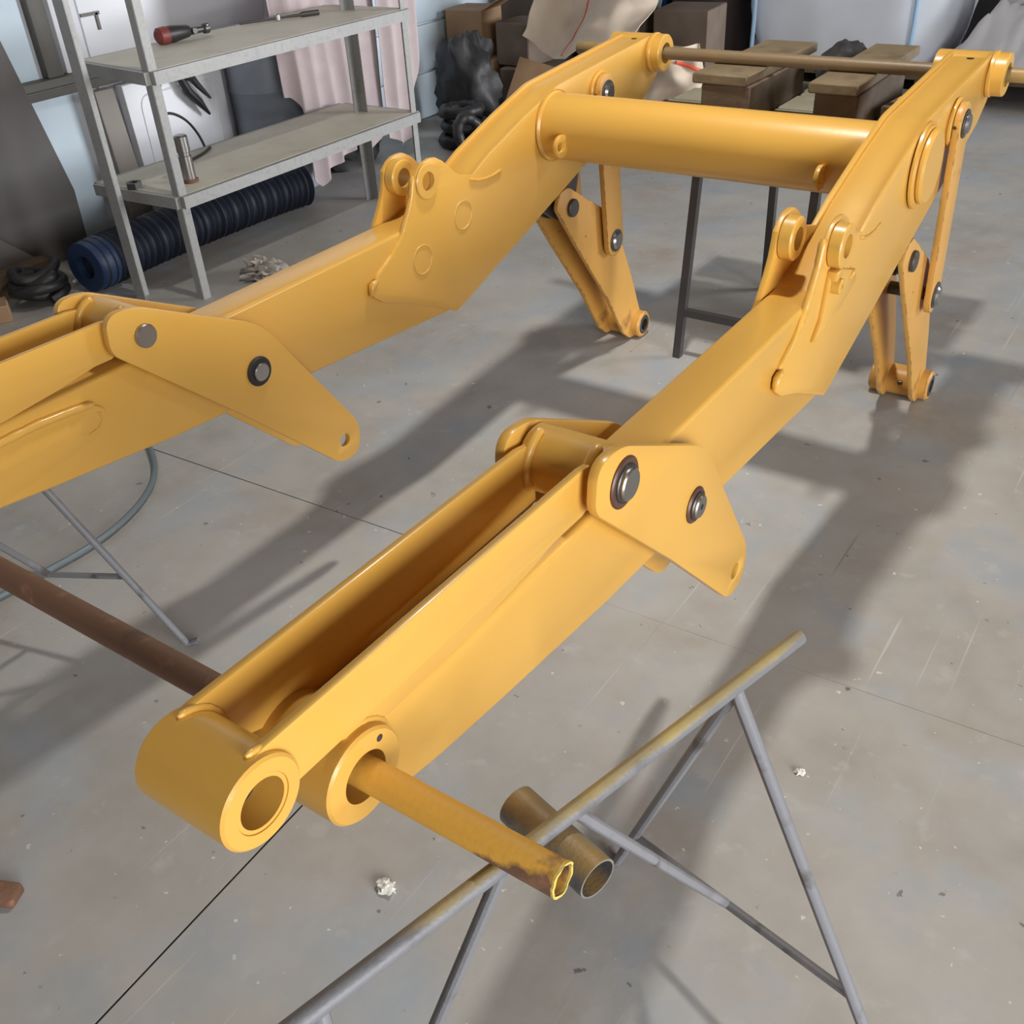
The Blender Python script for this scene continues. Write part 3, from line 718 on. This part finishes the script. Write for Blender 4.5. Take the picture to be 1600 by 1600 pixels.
link('handle', *g_tube(smoothpath([q(280, 120), q(292, 142), q(310, 158), q(328, 178)], 2), [.016]*9+[.018]*4, 10) if False else g_tube([q(280, 120), q(294, 143), q(312, 160), q(328, 178)], [.018, .022, .02, .006], 10), 'blackrub', pl)
link('handle', *g_tube([q(298, 120), q(308, 132), q(318, 142), q(329, 153)], [.02, .016, .012, .006], 10), 'dsteel', pl)

# things behind and under the rack
def standing(nm, px, X, m, label, cat, t=.03):
    poly = [P(a, b_, X) for a, b_ in px]; zmin = min(p[1] for p in poly)
    poly = [(y, max(z, .0)) for y, z in poly]
    return link(nm, *g_plate(poly, X-t, X, (), .003), m, None, 30, label, cat)
yz = lambda pts: pts
def board(nm, poly, X, m, label, cat, t=.03): return link(nm, *g_plate(poly, X-t, X, (), .003), m, None, 30, label, cat)
pa = P(0, 62, -4.28); pb_ = P(108, 300, -4.28)
board('leaning_board', [(1.35, 0), (pb_[0]+.02, 0), (pb_[0]+.03, pb_[1]), (pa[0], pa[1]), (1.35, pa[1]+.15)], -4.28, 'brownboard', 'large grey-brown board with a slanted edge leaning on the wall below the rail', 'board')
pc = P(0, 250, -4.2); pd = P(60, 400, -4.2)
board('leaning_board', [(1.4, 0), (2.2, 0), (2.32, .04), (2.05, .30), (1.4, .42)], -4.20, 'brownboard', 'lower dark board standing in front of the slanted grey-brown board', 'board')
board('vertical_plank', [(2.86, 0), (2.98, 0), (2.93, .66), (2.83, .66)], -4.27, 'beigeboard', 'narrow beige plank standing upright against the wall behind the rack', 'plank', .03)
# white enamelled sheet with embossed rounded panel
wsh = board('enamel_door', [(2.99, 0), (3.56, 0), (3.56, .66), (2.97, .66)], -4.26, 'whitesheet', 'white enamelled sheet-metal door standing behind the rack', 'door panel', .05)
emb = rnd([(3.05, .20), (3.50, .20), (3.50, .60), (3.05, .60)], .06)
link('embossed_line', *bead([(-4.26, *q) for q in emb]+[(-4.26, *emb[0])], .004, 0), 'whitesheet', wsh, 60)
link('cardboard_box', *bevelled(*g_box((-4.09, 3.12, .10), (.19, .42, .2), .03), .008), 'beigeboard', None, 30, 'low flat brown box on the floor behind the lower shelf', 'box')
dr = thing('steel_drum', (-4.17, 3.78, 0), 'grey steel drum standing behind the rack beside the pink cloth', 'drum')
link('drum_shell', *g_lathe((-4.17, 3.78, 0), (0, 0, 1), [(0, .19), (.01, .2), (.24, .2), (.25, .206), (.26, .2), (.5, .2), (.51, .206), (.52, .2), (.72, .2)], 40), 'drum', dr, 35)
link('drum_rim', *g_lathe((-4.17, 3.78, .72), (0, 0, 1), [(0, .185), (0, .207), (.012, .207), (.012, .185)], 40, True), 'drum', dr)

# navy ribbed duct on the floor
path = smoothpath([(-3.80, 2.28, .115), (-3.835, 2.67, .115), (-3.84, 3.02, .115), (-3.83, 3.40, .115), (-3.80, 3.56, .115)], 3)
dense = []
for i in range(len(path)-1):
    n_ = max(1, int((path[i+1]-path[i]).length/.006)); dense += [path[i].lerp(path[i+1], k/n_) for k in range(n_)]
acc = 0; rr = []
for i, p in enumerate(dense):
    if i: acc += (p-dense[i-1]).length
    rr.append(.101+.010*math.sin(acc*2*math.pi/.036))
du = link('ribbed_duct', *g_tube(dense, rr, 26), 'navy', None, 60, 'thick navy blue ribbed duct hose lying on the floor behind the rack', 'duct hose')
link('duct_cuff', *g_lathe(dense[0]+Vector((0, -.03, 0)), dense[3]-dense[0], [(0, .05), (0, .104), (.09, .11), (.1, .106), (.1, .05)], 30, True), 'cuffblue', du)
# coiled black hose, timber and bottle at the left
co = []
for k in range(150):
    t = k/149; a_ = t*2*math.pi*4.2
    co.append((-3.92+(.085+.03*math.sin(3*t*6))*math.cos(a_), 2.08+(.085+.03*math.cos(2*t*6))*math.sin(a_), .03+.11*t+.012*math.sin(a_*1.7)))
link('coiled_hose', *g_tube(co, .022, 10), 'blackrub', None, 60, 'tangled coil of black rubber hose on the floor by the wall', 'hose')
timber('timber_offcut', (-3.98, 1.78, .035), (.12, .34, .07), 'cardboard', 'short reddish-brown timber offcut on the floor beside the coiled black hose', -.5)
timber('timber_beam', (-4.14, 1.75, .05), (.08, 1.1, .1), 'darkwood', 'long dark timber beam lying along the foot of the leaning boards')
link('small_bottle', *g_lathe(onZ(128, 432, .012), (.55, -.83, .12), [(0, .009), (.05, .012), (.06, .006), (.085, .006)], 14), 'plaster', None, 35, 'tiny white tube lying on the floor beside the coiled black hose', 'tube')
V, F = g_blob((-3.25, 2.73, .028), (.10, .075, .045), .75, 3.2, 11, 34, 20)
link('crumpled_rag', V, F, 'rag', None, 60, 'crumpled pale grey rag on the floor in front of the rack', 'rag')
V, F = g_blob((-4.10, 4.24, .13), (.14, .24, .18), .3, 2, 6)
link('rubbish_bag', V, F, 'blacktarp', None, 60, 'black rubbish bag slumped on the floor under the pink cloths', 'bag')

# pinkish cloths hung from the rack
def cloth(nm, y_0, y_1, ztop, zbot, X, folds, amp, label, seed):
    def f(u, v):
        y = y_0+(y_1-y_0)*u
        zb = zbot(u); z = ztop+(zb-ztop)*v
        s = math.sin(u*folds*2*math.pi+seed+.5*math.sin(v*2))
        x = X+amp*(.45+.55*v)*s+.02*noise.noise(Vector((u*3, v*2, seed)))
        return Vector((x, y+.012*math.cos(u*folds*2*math.pi+seed)*v, z))
    return link(nm, *g_cloth(f, 90, 30, .003), 'pinkcloth', None, 60, label, 'cloth', 'pinkish cloths hung behind the rack')
def zig(pts):
    def f(u):
        for i in range(len(pts)-1):
            if u <= pts[i+1][0]:
                t = (u-pts[i][0])/(pts[i+1][0]-pts[i][0]); return pts[i][1]*(1-t)+pts[i+1][1]*t
        return pts[-1][1]
    return f
XC = -3.87
cloth('hanging_cloth', 3.57, 4.03, 1.25, zig([(0, .52), (.16, .50), (.24, .44), (.30, .10), (.42, .03), (.60, .10), (1, .16)]), XC, 4.0, .018, 'pinkish grey cloth with a ragged pointed hem behind the rack', 1)
cloth('hanging_cloth', 4.00, 4.36, 1.25, zig([(0, .28), (.3, .20), (.55, .10), (.8, .18), (1, .16)]), XC-.03, 2.2, .016, 'smooth pinkish cloth with a pale sheen hanging between the rear and front posts', 2.4)
cloth('hanging_cloth', 4.30, 4.63, 1.25, zig([(0, .16), (.3, .10), (.5, .14), (.65, .30), (.8, .46), (1, .75)]), XC+.05, 3.0, .018, 'pale pinkish cloth hanging past the end of the rack beside the black hoses', 4)
link('hanging_rail', *g_tube([(XC, 3.4, 1.25), (XC, 4.1, 1.25), (XC+.03, 4.8, 1.25)], .012, 10), 'galv', SH)

# black rubber hoses and tarp beyond the rack
for k, (x, y, z, R_, r, tx, lab) in enumerate([(-3.74, 4.84, .040, .115, .040, 0, 'bottom black rubber ring of the taller stack by the tarpaulin'), (-3.73, 4.85, .118, .110, .038, .04, 'middle black rubber ring of the taller stack by the tarpaulin'),
        (-3.74, 4.84, .201, .105, .038, -.05, 'top black rubber ring of the taller stack by the tarpaulin'), (-3.42, 4.88, .038, .11, .038, 0, 'bottom black rubber ring of the lower stack by the carton sheets'),
        (-3.43, 4.87, .114, .10, .036, .05, 'top black rubber ring of the lower stack by the carton sheets'), (-3.52, 4.62, .12, .10, .034, 1.15, 'black rubber ring standing tilted in front of the two ring stacks')]):
    ring = []
    for i in range(30):
        a_ = 2*math.pi*i/30; p = Vector((R_*math.cos(a_), R_*math.sin(a_), 0)); p.rotate(Matrix.Rotation(tx, 3, 'Y'))
        ring.append(Vector((x, y, z))+p)
    zmin = min(p.z for p in ring)-r
    if tx > 1 or zmin < 0: ring = [p+Vector((0, 0, -zmin)) for p in ring]
    rs = [r*(1+.12*math.sin(i*2.1))/1.12 for i in range(30)]
    link('rubber_ring', *g_tube(ring, rs, 10, True), 'blackrub', None, 60, lab, 'rubber ring', 'rubber rings heaped beyond the rack')
V, F = g_blob((-3.95, 5.20, .25), (.20, .17, .29), .34, 2.0, 21, 36, 24)
link('black_tarp', V, F, 'blacktarp', None, 60, 'crumpled black tarpaulin above the rubber rings', 'tarpaulin')

# cardboard heap in the far left corner
random.seed(5)
def carton(c, s, rz, rx, ry, m, label, flap=True):
    o = thing('cardboard_carton', (c[0], c[1], max(0, c[2]-s[2]/2)), label, 'carton')
    link('carton_body', *bevelled(*g_box(c, s, rz, rx, ry), .006, 1), m, o, 30)
    if flap:
        R = Matrix.Rotation(rz, 3, 'Z') @ Matrix.Rotation(ry, 3, 'Y') @ Matrix.Rotation(rx, 3, 'X')
        p = Vector(c)+R @ Vector((s[0]*.5+.05, 0, s[2]*.5+.02))
        link('flap', *g_box(p, (.14, s[1]*.96, .006), rz, rx, ry-.5), m, o, 0)
    return o
cl = [((-4.15, 5.62, .17), (.32, .36, .34), .1, 0, 0, 'cardboard', 'reddish brown carton standing beside the black tarpaulin'),
      ((-3.76, 5.66, .15), (.34, .32, .30), .15, 0, 0, 'greycard', 'dark brown carton at the foot of the cardboard heap'),
      ((-3.42, 5.84, .12), (.30, .30, .24), -.1, 0, 0, 'greycard', 'low dusty carton on the floor under the beige canvas'),
      ((-4.20, 5.64, .482), (.26, .28, .28), .12, 0, 0, 'cardboard', 'orange-brown open carton on top of the reddish brown one'),
      ((-3.84, 5.68, .428), (.26, .26, .25), -.08, 0, 0, 'greycard', 'dusty carton on top of the dark brown carton'),
      ((-3.50, 6.28, .30), (.42, .36, .60), .1, 0, 0, 'greycard', 'dusty carton standing behind the beige canvas'),
      ((-4.05, 6.30, .42), (.50, .46, .84), .05, 0, 0, 'greycard', 'tall dusty carton against the siding'),
      ((-3.02, 6.36, .28), (.36, .36, .56), .1, 0, 0, 'greycard', 'brown carton between the beige canvas and the brown cabinet')]
for i, a in enumerate(cl): carton(*a, flap=i in (3, 5))
for k, (x, y, z, rz, rx, ry, L2, lab) in enumerate([(-3.50, 5.38, .19, .25, 1.05, .25, .46, 'flattened carton sheet leaning on the dark brown carton'), (-3.08, 5.40, .15, -.15, 1.0, -.1, .34, 'flattened carton sheet propped below the beige canvas')]):
    link('carton_sheet', *g_box((x, y, z), (L2, .34, .012), rz, rx, ry), 'greycard' if k else 'cardboard', None, 0, lab, 'cardboard sheet')
# beige canvas draped on the heap
def canv(u, v):
    x = -3.70+.80*u; y = 5.40+.50*(1-v)+.06*math.sin(u*7); z = .90-.52*v+.30*abs(u-.42)*v+.04*math.sin(u*9+v*3)
    p = Vector((x, y, z)); k = noise.noise(Vector((u*3.2, v*2.6, 2)))*.09+noise.noise(Vector((u*8, v*7, 5)))*.03
    p.y -= k; p.x += .06*v*(.5-u); return p
cv = link('beige_canvas', *g_cloth(canv, 60, 40, .004), 'canvas', None, 60, 'creased beige canvas sheet draped over the cardboard heap', 'canvas')
link('red_seam', *g_tube([canv(.38, t)+Vector((0, -.006, 0)) for t in [.35+.06*k for k in range(11)]], .005, 6), 'red', cv)
def sack(u, v):
    a_ = math.pi*(u-.5)*1.1
    x = -2.93+.26*math.sin(a_)*(1-.35*v); y = 5.95-.2*math.cos(a_)*(1-.5*v); z = .02+.40*v
    k = noise.noise(Vector((u*5, v*4, 9)))*.07
    return Vector((x+k*.5, y-k, z))
sk = link('beige_sack', *g_cloth(sack, 44, 26, .006), 'canvas', None, 60, 'crumpled beige paper sack with red stripes standing by the timber trestle', 'sack')
for (u0, v0, u1, v1, r) in ((.62, .78, .95, .62, .018), (.72, .2, .80, .16, .03)):
    link('red_stripe', *g_tube([sack(u0+(u1-u0)*t/8, v0+(v1-v0)*t/8)+Vector((.004, -.010, 0)) for t in range(9)], r*.55, 8), 'red', sk)

# blue crate, pale sheet and brown cabinet at the back
cr = thing('blue_crate', (-3.85, 7.1, 0), 'blue plastic crate behind the cardboard heap', 'crate')
for k in range(3):
    link('crate_side', *bevelled(*g_box((-3.85, 6.98, .13+.24*k), (.62, .03, .2)), .008), 'blueplastic', cr)
for sx in (-.31, .31): link('crate_post', *bevelled(*g_box((-3.85+sx, 7.16, .37), (.04, .3, .74)), .008), 'blueplastic', cr)
link('pale_sheet', *g_box((-3.60, 6.86, .44), (.20, .02, .34), .1, .12, .25), 'wallblue', None, 0, 'pale blue sheet leaning on the blue crate', 'sheet')
cabn = thing('brown_cabinet', (-3.24, 7.1, 0), 'dark brown cabinet beside the white bulk bag', 'cabinet')
link('cabinet_body', *bevelled(*g_box((-3.24, 7.2, .6), (.42, .5, 1.2)), .01), 'brownpanel', cabn)
link('cabinet_door', *bevelled(*g_box((-3.24, 6.94, .6), (.38, .02, 1.1)), .006), 'brownpanel', cabn)

# white bulk bag on its pallet
def pallet(x0, x1, y0_, y1_, label):
    p = thing('wooden_pallet', ((x0+x1)/2, (y0_+y1_)/2, 0), label, 'pallet')
    n_ = 6
    for k in range(n_):
        w_ = (y1_-y0_)/n_; link('deck_board', *bevelled(*g_box(((x0+x1)/2, y0_+w_*(k+.5), .125), (x1-x0, w_*.82, .022)), .003, 1), 'darkwood', p)
    for xx in (x0+.05, (x0+x1)/2, x1-.05): link('stringer', *g_box((xx, (y0_+y1_)/2, .057), (.09, y1_-y0_, .114)), 'darkwood', p, 0)
    return p
pallet(-2.86, -1.60, 6.84, 7.9, 'wooden pallet under the white bulk bag')
def bulk(cx, cy, sx, sy2, z0, h, seed):
    V = []; F = []; nu, nv = 72, 26
    for j in range(nv+1):
        v = j/nv
        for i in range(nu):
            a_ = 2*math.pi*i/nu; c1, s1 = math.cos(a_), math.sin(a_); e = 5.5
            r = (abs(c1)**e+abs(s1)**e)**(-1/e)
            bul = 1+.07*math.sin(math.pi*min(1, v*1.1))-.06*(1-v)**6
            d3 = Vector((c1*2, s1*2, v*3+seed)); n_ = noise.noise(d3*1.6)*.018+noise.noise(d3*4)*.006
            V.append(Vector((cx+(sx/2*bul+n_)*c1*r, cy+(sy2/2*bul+n_)*s1*r, z0+h*v)))
    for j in range(nv):
        for i in range(nu): F.append((j*nu+i, j*nu+(i+1) % nu, (j+1)*nu+(i+1) % nu, (j+1)*nu+i))
    F.append(tuple(range(nu))[::-1]); F.append(tuple(range(nv*nu, (nv+1)*nu)))
    return V, F
bb = link('bulk_bag', *bulk(-2.24, 7.4, 1.24, 1.04, .137, 1.0, 2), 'bagwhite', None, 50, 'full white woven bulk bag with pale blue seams at the back of the hall', 'bulk bag')
for xx in (-2.80, -1.77):
    link('bag_seam', *g_tube([(xx+.02*math.sin(k*.4), 6.86-.035*math.sin(math.pi*min(1, k/10*1.1)), .15+.098*k) for k in range(11)], .014, 8), 'bagseam', bb)
# grey sheet heaped on a low pallet
pallet(-1.34, .3, 6.84, 7.7, 'low dark pallet under the crumpled grey sheet')
def heap(u, v):
    x = -1.50+1.85*u; y = 6.78+.95*v
    hgt = .22+.46*min(1, u/.40)
    edge = min(1, u*9+.02, (1-u)*6, v*7+.03, (1-v)*6)
    k = abs(noise.noise(Vector((u*8, v*5, 1))))*.30+abs(noise.noise(Vector((u*17, v*11, 4))))*.12
    return Vector((x-.12*(1-edge)*(u < .3), y, .145+max(0, hgt*edge*.85+k*(.15+.85*edge))))
link('grey_sheet', *g_cloth(heap, 130, 70, .005), 'tarp', None, 50, 'crumpled grey-white plastic sheet heaped on the low pallet', 'sheet')

# ================================================================== things on the floor
hp = smoothpath([onZ(a, b_, .012) for a, b_ in [(205, 655), (232, 690), (247, 740), (215, 795), (150, 850), (72, 893), (0, 932), (-90, 975), (-200, 990)]], 3)
link('floor_hose', *g_tube(hp, .009, 12), 'bluehose', None, 60, 'blue-grey hose curving across the floor under the far arm', 'hose')
rp = onZ(4, 1410, .02)
V, F = bevelled(*g_box((rp.x-.045, rp.y, .014), (.11, .042, .026), .5, 0, .1), .006)
link('rusty_lump', [Vector((v.x, v.y, max(v.z, 0)))+Vector((noise.noise(v*40)*.004, noise.noise(v*37)*.004, 0)) for v in V], F, 'rust', None, 30, 'rusty brown iron offcut on the floor near the far stand', 'offcut')
for (a, b_, s, lab) in ((603, 1386, .018, 'larger white plaster crumb on the floor beside the pipe end'), (1250, 1206, .010, 'small white plaster flake on the floor beside the pipe stand leg')):
    p = onZ(a, b_, .003)
    V, F = g_blob((p.x, p.y, s*.30), (s, s*.8, s*.42), .8, 3.0, a, 18, 10)
    link('plaster_crumb', V, F, 'plaster', None, 40, lab, 'plaster crumb')
